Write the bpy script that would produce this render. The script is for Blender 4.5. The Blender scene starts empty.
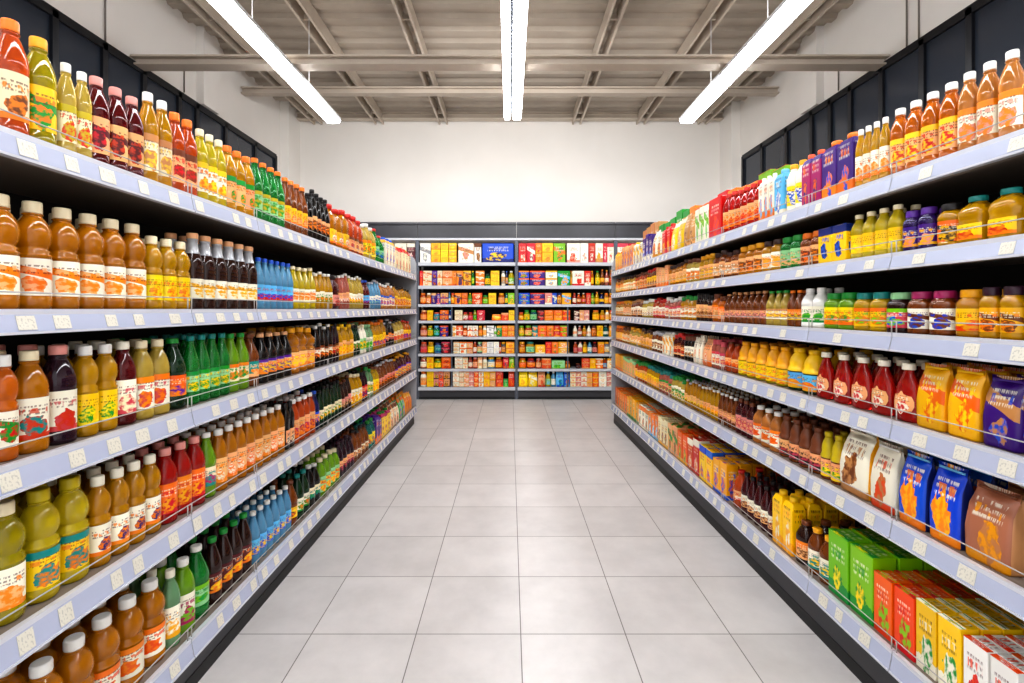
import bpy, math, random, zlib
from math import pi, sin, cos
from mathutils import Matrix, Vector
SC = bpy.context.scene
COL = SC.collection
FPX, VX, VY, CH = 490.0, 510.0, 309.0, 1.6

# ------------------------------------------------------------------ colours
CN = dict(
 white=(238,236,230), cream=(240,226,190), ivory=(244,238,218), peach=(240,180,130), pink=(226,150,140), rose=(205,84,96),
 red=(206,38,28), darkred=(110,16,22), maroon=(90,24,30), orange=(240,124,18), amber=(222,118,4), gold=(240,168,8),
 honey=(232,150,16), yellow=(250,200,20), lemon=(250,220,40), straw=(236,200,84), olive=(190,168,8), lime=(126,190,40),
 green=(28,146,56), darkgreen=(20,62,34), mint=(150,206,150), teal=(24,136,130), sky=(110,186,232), blue=(28,86,200),
 navy=(24,40,110), purple=(92,44,150), violet=(66,34,120), magenta=(170,40,100), brown=(112,58,28), cocoa=(60,30,22),
 plum=(52,20,40), black=(26,22,22), tan=(196,140,92), kraft=(176,122,92), grey=(150,150,150), coral=(232,92,48), silver=(190,190,196))
def lin(c):
    c = CN[c] if isinstance(c, str) else c
    return tuple(((v/255)/12.92 if v/255 <= .04045 else ((v/255+.055)/1.055)**2.4) for v in c) + (1.0,)

# ------------------------------------------------------------------ materials
MC = {}
def nodes(name):
    m = bpy.data.materials.new(name); m.use_nodes = True
    nt = m.node_tree
    return m, nt, nt.nodes['Principled BSDF']
def plain(name, col, rough=.5, metal=0, spec=.5, noise=0, nscale=8, bump=0):
    if name in MC: return MC[name]
    m, nt, b = nodes(name)
    b.inputs['Base Color'].default_value = lin(col); b.inputs['Roughness'].default_value = rough
    b.inputs['Metallic'].default_value = metal; b.inputs['Specular IOR Level'].default_value = spec
    if noise or bump:
        tc = nt.nodes.new('ShaderNodeTexCoord'); n = nt.nodes.new('ShaderNodeTexNoise')
        n.inputs['Scale'].default_value = nscale; n.inputs['Detail'].default_value = 4
        nt.links.new(tc.outputs['Object'], n.inputs['Vector'])
        if noise:
            mx = nt.nodes.new('ShaderNodeMix'); mx.data_type = 'RGBA'; mx.blend_type = 'MULTIPLY'
            mx.inputs['Factor'].default_value = noise; mx.inputs['A'].default_value = lin(col)
            rp = nt.nodes.new('ShaderNodeValToRGB'); rp.color_ramp.elements[0].position = .3; rp.color_ramp.elements[1].position = .7
            rp.color_ramp.elements[0].color = (.45,.43,.4,1)
            nt.links.new(n.outputs['Fac'], rp.inputs['Fac']); nt.links.new(rp.outputs['Color'], mx.inputs['B'])
            nt.links.new(mx.outputs['Result'], b.inputs['Base Color'])
        if bump:
            bp = nt.nodes.new('ShaderNodeBump'); bp.inputs['Strength'].default_value = bump
            nt.links.new(n.outputs['Fac'], bp.inputs['Height']); nt.links.new(bp.outputs['Normal'], b.inputs['Normal'])
    MC[name] = m; return m
LQ = dict(amber=(238,148,8), honey=(246,172,16), gold=(252,186,8), straw=(248,212,92), olive=(206,186,10), orange=(248,126,10), green=(24,164,62), lime=(150,210,40), sky=(124,200,246), red=(216,30,22), coral=(244,96,30), peach=(248,158,74), brown=(150,78,28), lemon=(252,222,30), pink=(236,130,110), maroon=(120,26,26))
def liquid(c):
    k = 'liquid_'+c
    if k in MC: return MC[k]
    m, nt, b = nodes(k)
    dark = c in ('black','cocoa','plum','darkgreen','darkred','brown','maroon','navy')
    lc = lin(c) if c in ('black','cocoa','plum','darkgreen','darkred','maroon','navy') else lin(LQ.get(c, c))
    b.inputs['Transmission Weight'].default_value = .12 if c in ('white','cream','ivory') else (.5 if dark else .62)
    b.inputs['Roughness'].default_value = .05; b.inputs['IOR'].default_value = 1.36
    b.inputs['Coat Weight'].default_value = .35; b.inputs['Coat Roughness'].default_value = .03
    tc = nt.nodes.new('ShaderNodeTexCoord'); n = nt.nodes.new('ShaderNodeTexNoise'); n.inputs['Scale'].default_value = 22
    hs = nt.nodes.new('ShaderNodeHueSaturation'); hs.inputs['Color'].default_value = lc
    mr = nt.nodes.new('ShaderNodeMapRange'); mr.inputs['To Min'].default_value = .85; mr.inputs['To Max'].default_value = 1.25
    nt.links.new(tc.outputs['Object'], n.inputs['Vector']); nt.links.new(n.outputs['Fac'], mr.inputs['Value'])
    nt.links.new(mr.outputs['Result'], hs.inputs['Value']); nt.links.new(hs.outputs['Color'], b.inputs['Base Color'])
    MC[k] = m; return m
def clear_neck():
    if 'clear' in MC: return MC['clear']
    m, nt, b = nodes('clear'); b.inputs['Base Color'].default_value = (.78,.8,.84,1)
    b.inputs['Transmission Weight'].default_value = .45; b.inputs['Roughness'].default_value = .1; b.inputs['Coat Weight'].default_value = .6
    MC['clear'] = m; return m
def capmat(c):
    return plain('cap_'+c, c, .38)
def printed(bg, c1, c2, txt=None, gloss=.35, seed=0):
    """printed paper or film: coloured panel, band, fruit-like picture and rows of small illegible print, by UV"""
    k = 'print_%s_%s_%s_%d' % (bg, c1, c2, seed); sty = None
    if '#' in bg: bg, sty = bg.split('#')
    if k in MC: return MC[k]
    h = zlib.crc32(k.encode()); R = random.Random(h)
    m, nt, b = nodes(k); N, L = nt.nodes, nt.links
    b.inputs['Roughness'].default_value = gloss
    def math_(op, a, bb=None, cc=None):
        n = N.new('ShaderNodeMath'); n.operation = op
        for i, v in enumerate((a, bb, cc)):
            if v is None: continue
            if isinstance(v, (int, float)): n.inputs[i].default_value = v
            else: L.new(v, n.inputs[i])
        return n.outputs[0]
    def mix(f, A, B):
        n = N.new('ShaderNodeMix'); n.data_type = 'RGBA'
        L.new(f, n.inputs['Factor'])
        for nm, v in (('A', A), ('B', B)):
            if isinstance(v, tuple): n.inputs[nm].default_value = v
            else: L.new(v, n.inputs[nm])
        return n.outputs['Result']
    uvn = N.new('ShaderNodeUVMap'); sep = N.new('ShaderNodeSeparateXYZ'); L.new(uvn.outputs['UV'], sep.inputs[0])
    u, v = sep.outputs[0], sep.outputs[1]
    def noise(sx, sy, off, detail=2):
        mp = N.new('ShaderNodeMapping'); mp.inputs['Scale'].default_value = (sx, sy, 1); mp.inputs['Location'].default_value = (off, off*.7, 0)
        L.new(uvn.outputs['UV'], mp.inputs['Vector']); n = N.new('ShaderNodeTexNoise'); n.inputs['Scale'].default_value = 1; n.inputs['Detail'].default_value = detail
        L.new(mp.outputs['Vector'], n.inputs['Vector']); return n.outputs['Fac']
    def soft(x, t, w=.06):
        n = N.new('ShaderNodeMapRange'); n.interpolation_type = 'SMOOTHSTEP'; L.new(x, n.inputs['Value'])
        n.inputs['From Min'].default_value = t-w; n.inputs['From Max'].default_value = t+w; return n.outputs['Result']
    n1 = noise(4, 4, R.uniform(0, 50)); n2 = noise(7, 8, R.uniform(0, 50))
    def blob(cu, cv, r, asp):
        du = math_('MULTIPLY', math_('SUBTRACT', u, cu), asp); dv = math_('SUBTRACT', v, cv)
        d = math_('SQRT', math_('ADD', math_('MULTIPLY', du, du), math_('MULTIPLY', dv, dv)))
        d = math_('ADD', d, math_('MULTIPLY', math_('SUBTRACT', n1, .5), .45))
        return math_('LESS_THAN', d, r)
    cb, k1, k2 = lin(bg), lin(c1), lin(c2)
    tcol = lin(txt) if txt else lin('maroon' if sum(CN[bg]) > 450 else 'ivory')
    st = h % 4 if sty is None else int(sty)
    if st == 0:   base = mix(math_('LESS_THAN', math_('ADD', v, math_('MULTIPLY', n1, .25)), .34), cb, k1)
    elif st == 1: base = mix(math_('GREATER_THAN', v, .8), cb, k2)
    elif st == 2: base = mix(math_('LESS_THAN', v, .13), cb, k1)
    else:         base = mix(math_('LESS_THAN', math_('ABSOLUTE', math_('SUBTRACT', math_('ADD', v, math_('MULTIPLY', u, .25)), .75)), .1), cb, k2)
    fruit = mix(soft(n2, .5, .1), k1, k2)
    col = mix(blob(R.uniform(.4, .6), R.uniform(.25, .36), R.uniform(.2, .27), R.uniform(.8, 1.1)), base, fruit)
    # rows of print
    g = noise(26, 5, R.uniform(0, 50), 1)
    row = math_('FRACT', math_('MULTIPLY', v, 11.0))
    t = math_('MULTIPLY', soft(g, .5, .05), soft(row, .5, .2))
    t = math_('MULTIPLY', t, math_('MULTIPLY', math_('GREATER_THAN', v, .57), math_('LESS_THAN', v, .83)))
    t = math_('MULTIPLY', t, math_('LESS_THAN', math_('ABSOLUTE', math_('SUBTRACT', u, .5)), .33))
    col = mix(math_('MULTIPLY', t, .75), col, tcol)
    # a brush-like headline
    g2 = noise(9, 3.2, R.uniform(0, 50), 1)
    t2 = math_('MULTIPLY', soft(g2, .52, .03), math_('LESS_THAN', math_('ABSOLUTE', math_('SUBTRACT', v, .69)), .06))
    t2 = math_('MULTIPLY', t2, math_('LESS_THAN', math_('ABSOLUTE', math_('SUBTRACT', u, .5)), .3))
    col = mix(math_('MULTIPLY', t2, .8), col, k1 if c1 != bg else tcol)
    oi = N.new('ShaderNodeObjectInfo'); hs = N.new('ShaderNodeHueSaturation'); hs.inputs['Saturation'].default_value = 1.08
    L.new(math_('ADD', .49, math_('MULTIPLY', oi.outputs['Random'], .02)), hs.inputs['Hue'])
    L.new(math_('ADD', .86, math_('MULTIPLY', math_('FRACT', math_('MULTIPLY', oi.outputs['Random'], 7.3)), .26)), hs.inputs['Value'])
    L.new(col, hs.inputs['Color']); L.new(hs.outputs['Color'], b.inputs['Base Color'])
    MC[k] = m; return m

# ------------------------------------------------------------------ mesh data
class MD:
    def __init__(s): s.v = []; s.f = []; s.m = []; s.uv = []; s.sm = []
    def face(s, idx, uv=None, m=0, smooth=False):
        s.f.append(tuple(idx)); s.m.append(m); s.uv.append(uv or [(0,0)]*len(idx)); s.sm.append(smooth)
    def add(s, o, M=None, mo=0, mmap=None):
        n = len(s.v)
        s.v += [tuple(M @ Vector(p)) for p in o.v] if M else o.v
        for f, m, uv, sm in zip(o.f, o.m, o.uv, o.sm):
            s.f.append(tuple(i+n for i in f)); s.m.append(mmap[m] if mmap else m+mo); s.uv.append(uv); s.sm.append(sm)
        return s
    def mesh(s, name, mats):
        me = bpy.data.meshes.new(name); me.from_pydata(s.v, [], s.f)
        for m in mats: me.materials.append(m)
        me.polygons.foreach_set('material_index', s.m); me.polygons.foreach_set('use_smooth', s.sm)
        ul = me.uv_layers.new(name='UVMap'); flat = [c for uv in s.uv for p in uv for c in p]
        ul.data.foreach_set('uv', flat); me.update(); return me
    def box(s, x0, x1, y0, y1, z0, z1, m=0):
        n = len(s.v)
        s.v += [(x0,y0,z0),(x1,y0,z0),(x1,y1,z0),(x0,y1,z0),(x0,y0,z1),(x1,y0,z1),(x1,y1,z1),(x0,y1,z1)]
        q = [(0,0),(1,0),(1,1),(0,1)]
        for f in ((3,2,1,0),(4,5,6,7),(0,1,5,4),(1,2,6,5),(2,3,7,6),(3,0,4,7)): s.face([n+i for i in f], q, m)
        return s
    def rod(s, a, b, r, seg=8, m=0):
        a, b = Vector(a), Vector(b); d = (b-a).normalized()
        t = d.orthogonal().normalized(); w = d.cross(t); n = len(s.v)
        for p in (a, b):
            for k in range(seg): s.v.append(tuple(p + r*(cos(2*pi*k/seg)*t + sin(2*pi*k/seg)*w)))
        for k in range(seg):
            j = (k+1) % seg; s.face((n+k, n+j, n+seg+j, n+seg+k), None, m, True)
        s.face([n+k for k in reversed(range(seg))], None, m); s.face([n+seg+k for k in range(seg)], None, m)
        return s
    def extrude_y(s, prof, y0, y1, mats=None):          # prof: (x,z) loop, counter-clockwise seen from -y
        n = len(s.v); k = len(prof)
        s.v += [(x,y0,z) for x,z in prof] + [(x,y1,z) for x,z in prof]
        for i in range(k):
            j = (i+1) % k; s.face((n+i, n+k+i, n+k+j, n+j)[::-1], [(0,0),(1,0),(1,1),(0,1)], mats[i] if mats else 0)
        s.face([n+i for i in range(k)], None, 0); s.face([n+k+i for i in reversed(range(k))], None, 0)
        return s
def sgp(x, e): return math.copysign(abs(x)**e, x)
def ringpt(rx, ry, ph, p):
    return rx*sgp(sin(ph), 2/p), -ry*sgp(cos(ph), 2/p)
def loft(secs, seg, p=2, matf=None, smooth=True):
    """secs: (rx, ry, z); round or rounded-square cross-section, front at -y"""
    o = MD(); H = secs[-1][2] or 1; k = len(secs)
    for rx, ry, z in secs:
        for i in range(seg):
            x, y = ringpt(rx, ry, -pi+2*pi*i/seg, p); o.v.append((x, y, z))
    for j in range(k-1):
        for i in range(seg):
            i2 = (i+1) % seg; u0, u1 = i/seg, (i+1)/seg; v0, v1 = secs[j][2]/H, secs[j+1][2]/H
            o.face((j*seg+i, j*seg+i2, (j+1)*seg+i2, (j+1)*seg+i), [(u0,v0),(u1,v0),(u1,v1),(u0,v1)], matf((v0+v1)/2) if matf else 0, smooth)
    o.face([i for i in reversed(range(seg))], None, matf(0) if matf else 0); o.face([(k-1)*seg+i for i in range(seg)], None, matf(1) if matf else 0)
    return o
def patch(prof, z0, z1, arc, seg, p, off=1.012, sq=1.0, rows=4, oval=False):
    """a label lying on the lofted surface; prof(z) -> radius"""
    o = MD(); n = seg+1
    for j in range(rows+1):
        t = j/rows; z = z0+(z1-z0)*t; r = prof(z)*off
        a = arc*(math.sqrt(max(0, 1-(2*t-1)**2))*.97+.03) if oval else arc
        for i in range(n):
            x, y = ringpt(r, r*sq, -a+2*a*i/seg, p); o.v.append((x, y, z))
    for j in range(rows):
        for i in range(seg):
            a = j*n+i; u0, u1, v0, v1 = i/seg, (i+1)/seg, j/rows, (j+1)/rows
            o.face((a, a+1, a+n+1, a+n), [(u0,v0),(u1,v0),(u1,v1),(u0,v1)], 0, True)
    return o
def rectring(w, d, n=5, c=.12):
    """rounded rectangle, n points along the long sides, front (-y) first from back-left"""
    pts = []; b = min(w, d)*c
    def side(a, bb):
        for i in range(n): t = i/(n-1); pts.append((a[0]+(bb[0]-a[0])*t, a[1]+(bb[1]-a[1])*t))
    side((-w+b, -d), (w-b, -d)); side((w, -d+b), (w, d-b)); side((w-b, d), (-w+b, d)); side((-w, d-b), (-w, -d+b))
    return pts
def rectloft(secs, n=5, c=.12, W=1, D=1, H=1, zf=None, jit=0, seed=0, smooth=False):
    o = MD(); R = random.Random(seed); m = 4*n
    for w, d, z in secs:
        for x, y in rectring(w, d, n, c):
            zz = zf(x, z) if zf else z
            o.v.append((x+R.uniform(-jit, jit), y+R.uniform(-jit, jit)*1.5, zz))
    for j in range(len(secs)-1):
        for i in range(m):
            i2 = (i+1) % m; ids = (j*m+i, j*m+i2, (j+1)*m+i2, (j+1)*m+i)
            sidey = (i // n) in (1, 3) and (i % n) < n-1
            uv = [((o.v[q][1]/D+.5) if sidey else (o.v[q][0]/W+.5), o.v[q][2]/H) for q in ids]
            o.face(ids, uv, 0, smooth)
    k = len(secs)-1
    o.face([i for i in reversed(range(m))], [(0,0)]*m)
    o.face([k*m+i for i in range(m)], [(o.v[k*m+i][0]/W+.5, .62+.3*(o.v[k*m+i][1]/D)) for i in range(m)])
    return o

# ------------------------------------------------------------------ product shapes (r in half-widths, z in heights)
def interp(pr):
    def f(z):
        for (r0, z0), (r1, z1) in zip(pr, pr[1:]):
            if z0 <= z <= z1: return r0+(r1-r0)*((z-z0)/max(1e-9, z1-z0))
        return pr[-1][0]
    return f
PROF = dict(
 juice=[(.82,0),(.96,.015),(1,.05),(1,.11),(.965,.115),(.965,.485),(1,.49),(1,.505),(.89,.52),(.95,.54),(.8,.56),(.84,.58),(.94,.61),(1,.66),(.99,.7),(.93,.75),(.82,.79),(.66,.83),(.52,.855),(.46,.87),(.55,.875),(.55,.885),(.46,.89)],
 tall=[(.85,0),(.97,.015),(1,.04),(1,.12),(.97,.125),(.97,.56),(1,.57),(.99,.63),(.94,.68),(.82,.74),(.66,.8),(.5,.85),(.44,.87),(.52,.878),(.52,.89),(.44,.9)],
 soda=[(.72,0),(.92,.012),(1,.05),(.95,.1),(1,.16),(.96,.17),(.96,.5),(1,.51),(1,.55),(.95,.61),(.82,.68),(.66,.75),(.5,.82),(.4,.87),(.36,.9),(.44,.905),(.44,.917),(.36,.925)],
 neck=[(.85,0),(.98,.012),(1,.03),(1,.12),(.985,.125),(.985,.42),(1,.43),(1,.56),(.97,.61),(.86,.67),(.68,.73),(.54,.79),(.47,.86),(.46,.9),(.53,.905),(.53,.92),(.46,.925)],
 jar=[(.86,0),(.97,.02),(1,.06),(1,.1),(.98,.11),(.98,.62),(1,.63),(1,.68),(.94,.74),(.8,.79),(.7,.81),(.7,.83)],
 jug=[(.86,0),(.97,.02),(1,.06),(1,.4),(.95,.46),(.95,.52),(1,.58),(.99,.66),(.9,.74),(.72,.8),(.52,.84),(.46,.86),(.46,.88)],
 sauce=[(.8,0),(.93,.015),(1,.06),(1,.2),(.98,.35),(.9,.5),(.76,.63),(.58,.74),(.42,.82),(.34,.86),(.34,.885)],
 squeeze=[(.85,0),(.97,.015),(1,.04),(.97,.06),(.97,.45),(1,.46),(1,.5),(.9,.54),(.84,.58),(.86,.64),(.8,.72),(.66,.8),(.5,.86),(.44,.9)],
 can=[(.9,0),(1,.02),(1,.03),(1,.95),(1,.97),(.92,.98),(.92,1.0)])
CAPS = dict(juice=(.53,.89,1), tall=(.52,.9,1), soda=(.45,.925,1), neck=(.54,.925,1), jar=(.78,.83,1), jug=(.54,.88,1), sauce=(.4,.885,1), squeeze=(.5,.9,1))
LAB = dict(juice=(.13,.47,1.35), tall=(.14,.54,1.3), soda=(.19,.48,1.7), neck=(.14,.4,1.4), jar=(.13,.6,1.25), jug=(.1,.42,1.0), sauce=(.12,.52,1.0), squeeze=(.07,.43,2.2))
PEXP = dict(jug=3.6, tall=2.5, jar=2.6)
SQ = dict(sauce=.62, jug=.9)
NOUN = dict(juice='juice bottle', tall='drink bottle', soda='soda bottle', neck='long-necked bottle', jar='jar', jug='jug', sauce='sauce bottle', squeeze='squeeze bottle', carton='carton', box='box', bag='bag', can='can')
NAME = dict(juice='juice_bottle', tall='drink_bottle', soda='soda_bottle', neck='long_necked_bottle', jar='food_jar', jug='juice_jug', sauce='sauce_bottle', squeeze='squeeze_bottle', carton='drink_carton', box='food_box', bag='food_bag', can='food_can')
CAT = dict(juice='bottle', tall='bottle', soda='bottle', neck='bottle', sauce='bottle', squeeze='bottle', jar='jar', jug='jug', carton='carton', box='box', bag='bag', can='can')
DEPTH = dict(sauce=.62, jug=.9, carton=.85, box=.75, bag=.62)
def build(shape, W, H, body, cap, lab, hi):
    """-> (body MD, body mats), [(partname, MD, mat)]"""
    w = W/2; bg, c1, c2 = lab
    if shape in PROF:
        seg = 28 if hi else 14; p = PEXP.get(shape, 2); sq = SQ.get(shape, 1)
        pr = PROF[shape]
        if not hi: pr = [q for i, q in enumerate(pr) if i % 2 == 0 or i == len(pr)-1]
        secs = [(r*w, r*w*sq, z*H) for r, z in pr]
        mats = [liquid(body)]; mf = None
        if shape == 'neck': mats.append(clear_neck()); mf = lambda v: 1 if v*.925 > .74 else 0
        if shape == 'squeeze': mats.append(capmat(cap)); mf = lambda v: 1 if v*.9 > .47 else 0
        if shape == 'can': mats = [printed(bg, c1, c2), plain('tin', 'silver', .35, .8)]; mf = lambda v: 0 if .03 < v < .96 else 1
        o = loft(secs, seg, p, mf)
        parts = []
        if shape in LAB:
            z0, z1, arc = LAB[shape]; f = interp(PROF[shape])
            parts.append(('label', patch(lambda z: f(z/H)*w, z0*H, z1*H, arc, 14 if hi else 8, p, 1.015 if hi else 1.03, sq, 5 if hi else 2, shape == 'sauce'), printed(bg, c1, c2)))
        if shape in CAPS:
            r, z0, z1 = CAPS[shape]; r *= w; z0 *= H; z1 = H; e = (z1-z0)*.12
            k = MD()
            cs = [(r*.96,z0),(r,z0+e),(r,z1-e*1.5),(r*.93,z1-e*.3),(r*.8,z1)] if hi else [(r,z0),(r,z1-e),(r*.9,z1)]
            sg = 24 if hi else 10
            k = loft([(a, a, z) for a, z in cs], sg, 2)
            if hi:    # knurled side
                for i in range(sg):
                    if i % 2:
                        for j in (1, 2):
                            x, y, z = k.v[j*sg+i]; k.v[j*sg+i] = (x*.955, y*.955, z)
            parts.append(('lid' if shape == 'jar' else 'cap', k, capmat(cap)))
        return (o, mats), parts
    d = w*DEPTH[shape]
    pm = printed(bg, c1, c2)
    if shape == 'box':
        e = min(w, d)*.05
        o = rectloft([(w-e,d-e,0),(w,d,e),(w,d,H*.5),(w,d,H-e),(w-e,d-e,H)], 3, .06, W, 2*d, H)
        # folded top flap
        parts = []
        if hi:
            t = MD(); t.box(-w*.98, w*.98, -d*1.012, -d*.35, H, H+.0022)
            parts = [('flap', t, printed(c1, bg.split('#')[0], c2))]
        return (o, [pm]), parts
    if shape == 'carton':
        e = w*.05; hb = H*.8
        o = rectloft([(w-e,d-e,0),(w,d,e),(w,d,hb*.5),(w,d,hb),(w*.8,d*.66,H*.9),(w*.55,d*.5,H*.915)], 3, .1, W, 2*d, H)
        k = loft([(w*.44,w*.44,H*.915),(w*.46,w*.46,H*.92),(w*.46,w*.46,H*.985),(w*.4,w*.4,H)], 20 if hi else 10, 2)
        return (o, [pm]), [('cap', k, capmat(cap))]
    if shape == 'bag':
        zf = lambda x, z: z if z < H*.93 else z*(1-.06*(1-min(1, abs(x)/w*1.3)**2))
        secs = [(w*.9,d*.9,0),(w*.97,d,.03*H),(w,d*1.04,.2*H),(w*.99,d*1.02,.42*H),(w*.97,d*.9,.58*H),(w*.95,d*.7,.7*H),(w*.93,d*.42,.82*H),(w*.92,d*.13,.9*H),(w*.92,d*.07,.94*H),(w*.93,d*.07,1.0*H)]
        o = rectloft(secs, 7 if hi else 4, .22, W, 2*d, H, zf, W*.012 if hi else 0, 7, True)
        if body != 'x':
            nn = 7 if hi else 4
            o.m = [1 if (fi % (4*nn)) // nn in (1, 3) and fi < 4*nn*9 else 0 for fi in range(len(o.m))]
            pm = [pm, plain('film_'+body, body, .4)]
        else: pm = [pm]
        parts = []
        if hi:
            t = MD(); t.box(-w*.8, w*.8, -d*.2, -d*.09, H*.925, H*.955)
            parts = [('closure_strip', t, plain('strip_'+cap, cap, .4))]
        return (o, pm), parts

# ------------------------------------------------------------------ things
ORD = ['first','second','third','fourth','fifth','sixth','seventh','eighth','ninth','tenth','eleventh','twelfth','thirteenth','fourteenth','fifteenth','sixteenth','seventeenth','eighteenth','nineteenth','twentieth']
NUM = ['zero','one','two','three','four','five','six','seven','eight','nine','ten','eleven','twelve','thirteen','fourteen','fifteen','sixteen']
LABELS = {}
def link(name, me, parent=None):
    o = bpy.data.objects.new(name, me); COL.objects.link(o)
    if parent: o.parent = parent
    return o
def tag(o, label, cat, group=None):
    o['label'] = label; o['category'] = cat
    if group: o['group'] = group
    LABELS.setdefault(label, []).append(o.name)
    return o
def empty(name, loc=(0,0,0), rz=0):
    o = bpy.data.objects.new(name, None); COL.objects.link(o); o.location = loc; o.rotation_euler = (0,0,rz); o.empty_display_size = .1
    return o
def struct(name, md, mats, parent=None):
    o = link(name, md.mesh(name, mats), parent)
    if not parent: o['kind'] = 'structure'
    return o
STUFF = {}
def stuff_add(cat, o, mats, M):
    s = STUFF.setdefault(cat, (MD(), []))
    mm = []
    for m in mats:
        if m not in s[1]: s[1].append(m)
        mm.append(s[1].index(m))
    s[0].add(o, M, mmap=mm)

LXR, RXR, RYAW = -1.31, 1.50, .01
def side_y(side, px):
    return FPX*1.385/(VX-px) if side == 'left' else FPX*1.575/(px-VX+FPX*RYAW)
def side_x(side, y, a):
    return LXR-a if side == 'left' else RXR-RYAW*y+a
SHELF_WORD = ['top','second','third','fourth','fifth','sixth']
SKIP = set('''rb0.2.1.0 l1.0.0.1 l1.1.0.1 l1.3.0.1 l1.3.1.1 l1.3.2.1 l1.3.3.1 l2.0.0.1 l2.0.0.2 l2.1.0.2 l2.9.0.1 l2.10.0.1 l3.0.0.1 l3.0.0.2 l3.0.0.3 l3.1.0.2 l3.1.0.3 l3.1.1.3 l3.3.1.3 l4.0.0.2 l4.0.3.2 l4.0.4.2 l4.0.0.3 l4.0.1.3 l4.0.2.3 l4.0.3.3 l4.0.4.3 l4.1.0.3 l4.2.0.3 l4.3.0.2 l4.3.0.3 l4.4.0.3 r1.0.0.1 r1.4.0.1 r1.4.1.1 r1.5.0.1 r1.5.1.1 r1.6.0.1 r1.6.1.1 r1.7.0.1 r1.7.1.1 r2.0.0.1 r2.0.1.1 r2.3.0.1 r2.4.1.1 r2.5.0.1 r2.5.1.1 r2.7.0.1 r2.8.0.1 r2.8.1.1 r3.0.0.2 r4.0.0.2 r4.0.0.3 r4.1.0.3 r4.1.1.3 r4.2.0.2 r4.2.0.3 r4.3.0.2 r4.3.0.3 r4.4.0.1 r4.4.0.2 r4.4.1.2 r4.5.0.2 r5.0.0.2 r5.0.0.3 r5.0.1.3 r5.3.1.2 r5.3.0.3 r5.3.1.3 r5.4.0.1 r5.4.0.2'''.split())   # places deep in the rows that nothing in view shows
def stock(side, level, nlev, zt, start, runs, rows, yind, aoff=0):
    """runs: (end px, n, 'shape height body cap bg c1 c2'); cells laid out in depth along the shelf"""
    rnd = random.Random(level*17 + (0 if side == 'left' else 91))
    word = 'bottom' if level == nlev-1 else SHELF_WORD[level]
    px = start; seen = {}
    for ri, (end, n, spec) in enumerate(runs):
        y0, y1 = side_y(side, px), side_y(side, end); px = end
        shape, H, body, cap, bg, c1, c2 = spec.split(); H = float(H)
        bgn = bg.split('#')[0]; cell = (y1-y0)/n; W = min(cell*(.9 if shape == 'tall' else .87 if shape == 'jar' else .9 if shape == 'bag' else .93), H*.75 if shape in ('bag','box','jug','jar') else H*(.56 if shape in ('sauce','squeeze') else .42))
        dep = W*DEPTH.get(shape, 1)
        if shape in ('box','bag','carton'):
            look = '%s and %s %s' % (bgn, c1, NOUN[shape])
        elif shape == 'squeeze': look = '%s %s with %s neck and %s label' % (body, NOUN[shape], cap, bgn)
        else: look = '%s %s with %s %s and %s label' % (body, NOUN[shape], cap, 'lid' if shape == 'jar' else 'cap', bgn)
        if look in seen: print('DUP RUN', side, word, look)
        seen[look] = 1
        near = y0 < 4.0
        (bo, bm), parts = build(shape, W, H, body, cap, (bg, c1, c2), y0 < 3.2)
        if near:
            bme = bo.mesh(NAME[shape], bm); pme = [(nm, md.mesh(nm, [mt])) for nm, md, mt in parts]
        else:
            allm = MD().add(bo); mats = list(bm)
            for nm, md, mt in parts: allm.add(md, mo=len(mats)); mats.append(mt)
            bme = allm.mesh(NAME[shape], mats); pme = []
        lo, lparts = (bo, bm), parts
        for r in range(rows):
            a = .034 + aoff + dep/2 + r*(dep*1.05+.004)
            if a+dep/2 > .55: break
            for i in range(n):
                y = y0+cell*(i+.5); key = '%s%d.%d.%d.%d' % (side[0]+('b' if aoff else ''), level, ri, i, r)
                jy = rnd.uniform(-1, 1)*(cell-W)*.3; jr = rnd.uniform(-1, 1)
                if shape in ('box','bag','carton'): ang = jr*math.radians(1.2)
                else: ang = math.radians(-28+jr*12) if side == 'left' else math.radians(28+jr*12)
                if shape in ('sauce','jug'): ang = jr*math.radians(2)
                rz = (pi/2 if side == 'left' else -pi/2)+ang
                if key in SKIP: continue
                loc = (side_x(side, y, a), y+jy, zt+.0005)
                if r > 0 and y > yind[min(r, len(yind)-1)]:
                    M = Matrix.Translation(loc) @ Matrix.Rotation(rz, 4, 'Z')
                    cat = CAT[shape]; mats = list(bm); am = MD().add(bo)
                    for nm, md, mt in parts: am.add(md, mo=len(mats)); mats.append(mt)
                    stuff_add(cat, am, mats, M); continue
                o = link(NAME[shape], bme); o.location = loc; o.rotation_euler = (0,0,rz); o['key'] = key
                if y > 3.3: o.scale = (1, 1, rnd.uniform(.92, 1.07))
                for nm, pm in pme: link(nm, pm, o)
                lk = look if r == 0 else look.split(' and ')[0] if shape not in ('box','bag','carton') else look
                wh = ('back row ' if aoff else '') if r == 0 else ('%s row back ' % ORD[r])
                if n > 1: lb = '%s%s, %s nearest of %s, %s %s shelf' % (wh, lk, ORD[i], NUM[n], side, word)
                else: lb = '%s%s, on %s %s shelf' % (wh, lk, side, word)
                tag(o, lb, CAT[shape], '%ss on the %s %s shelf' % (look.split(' with')[0], side, word) if n > 1 or rows > 1 else None)

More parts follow.
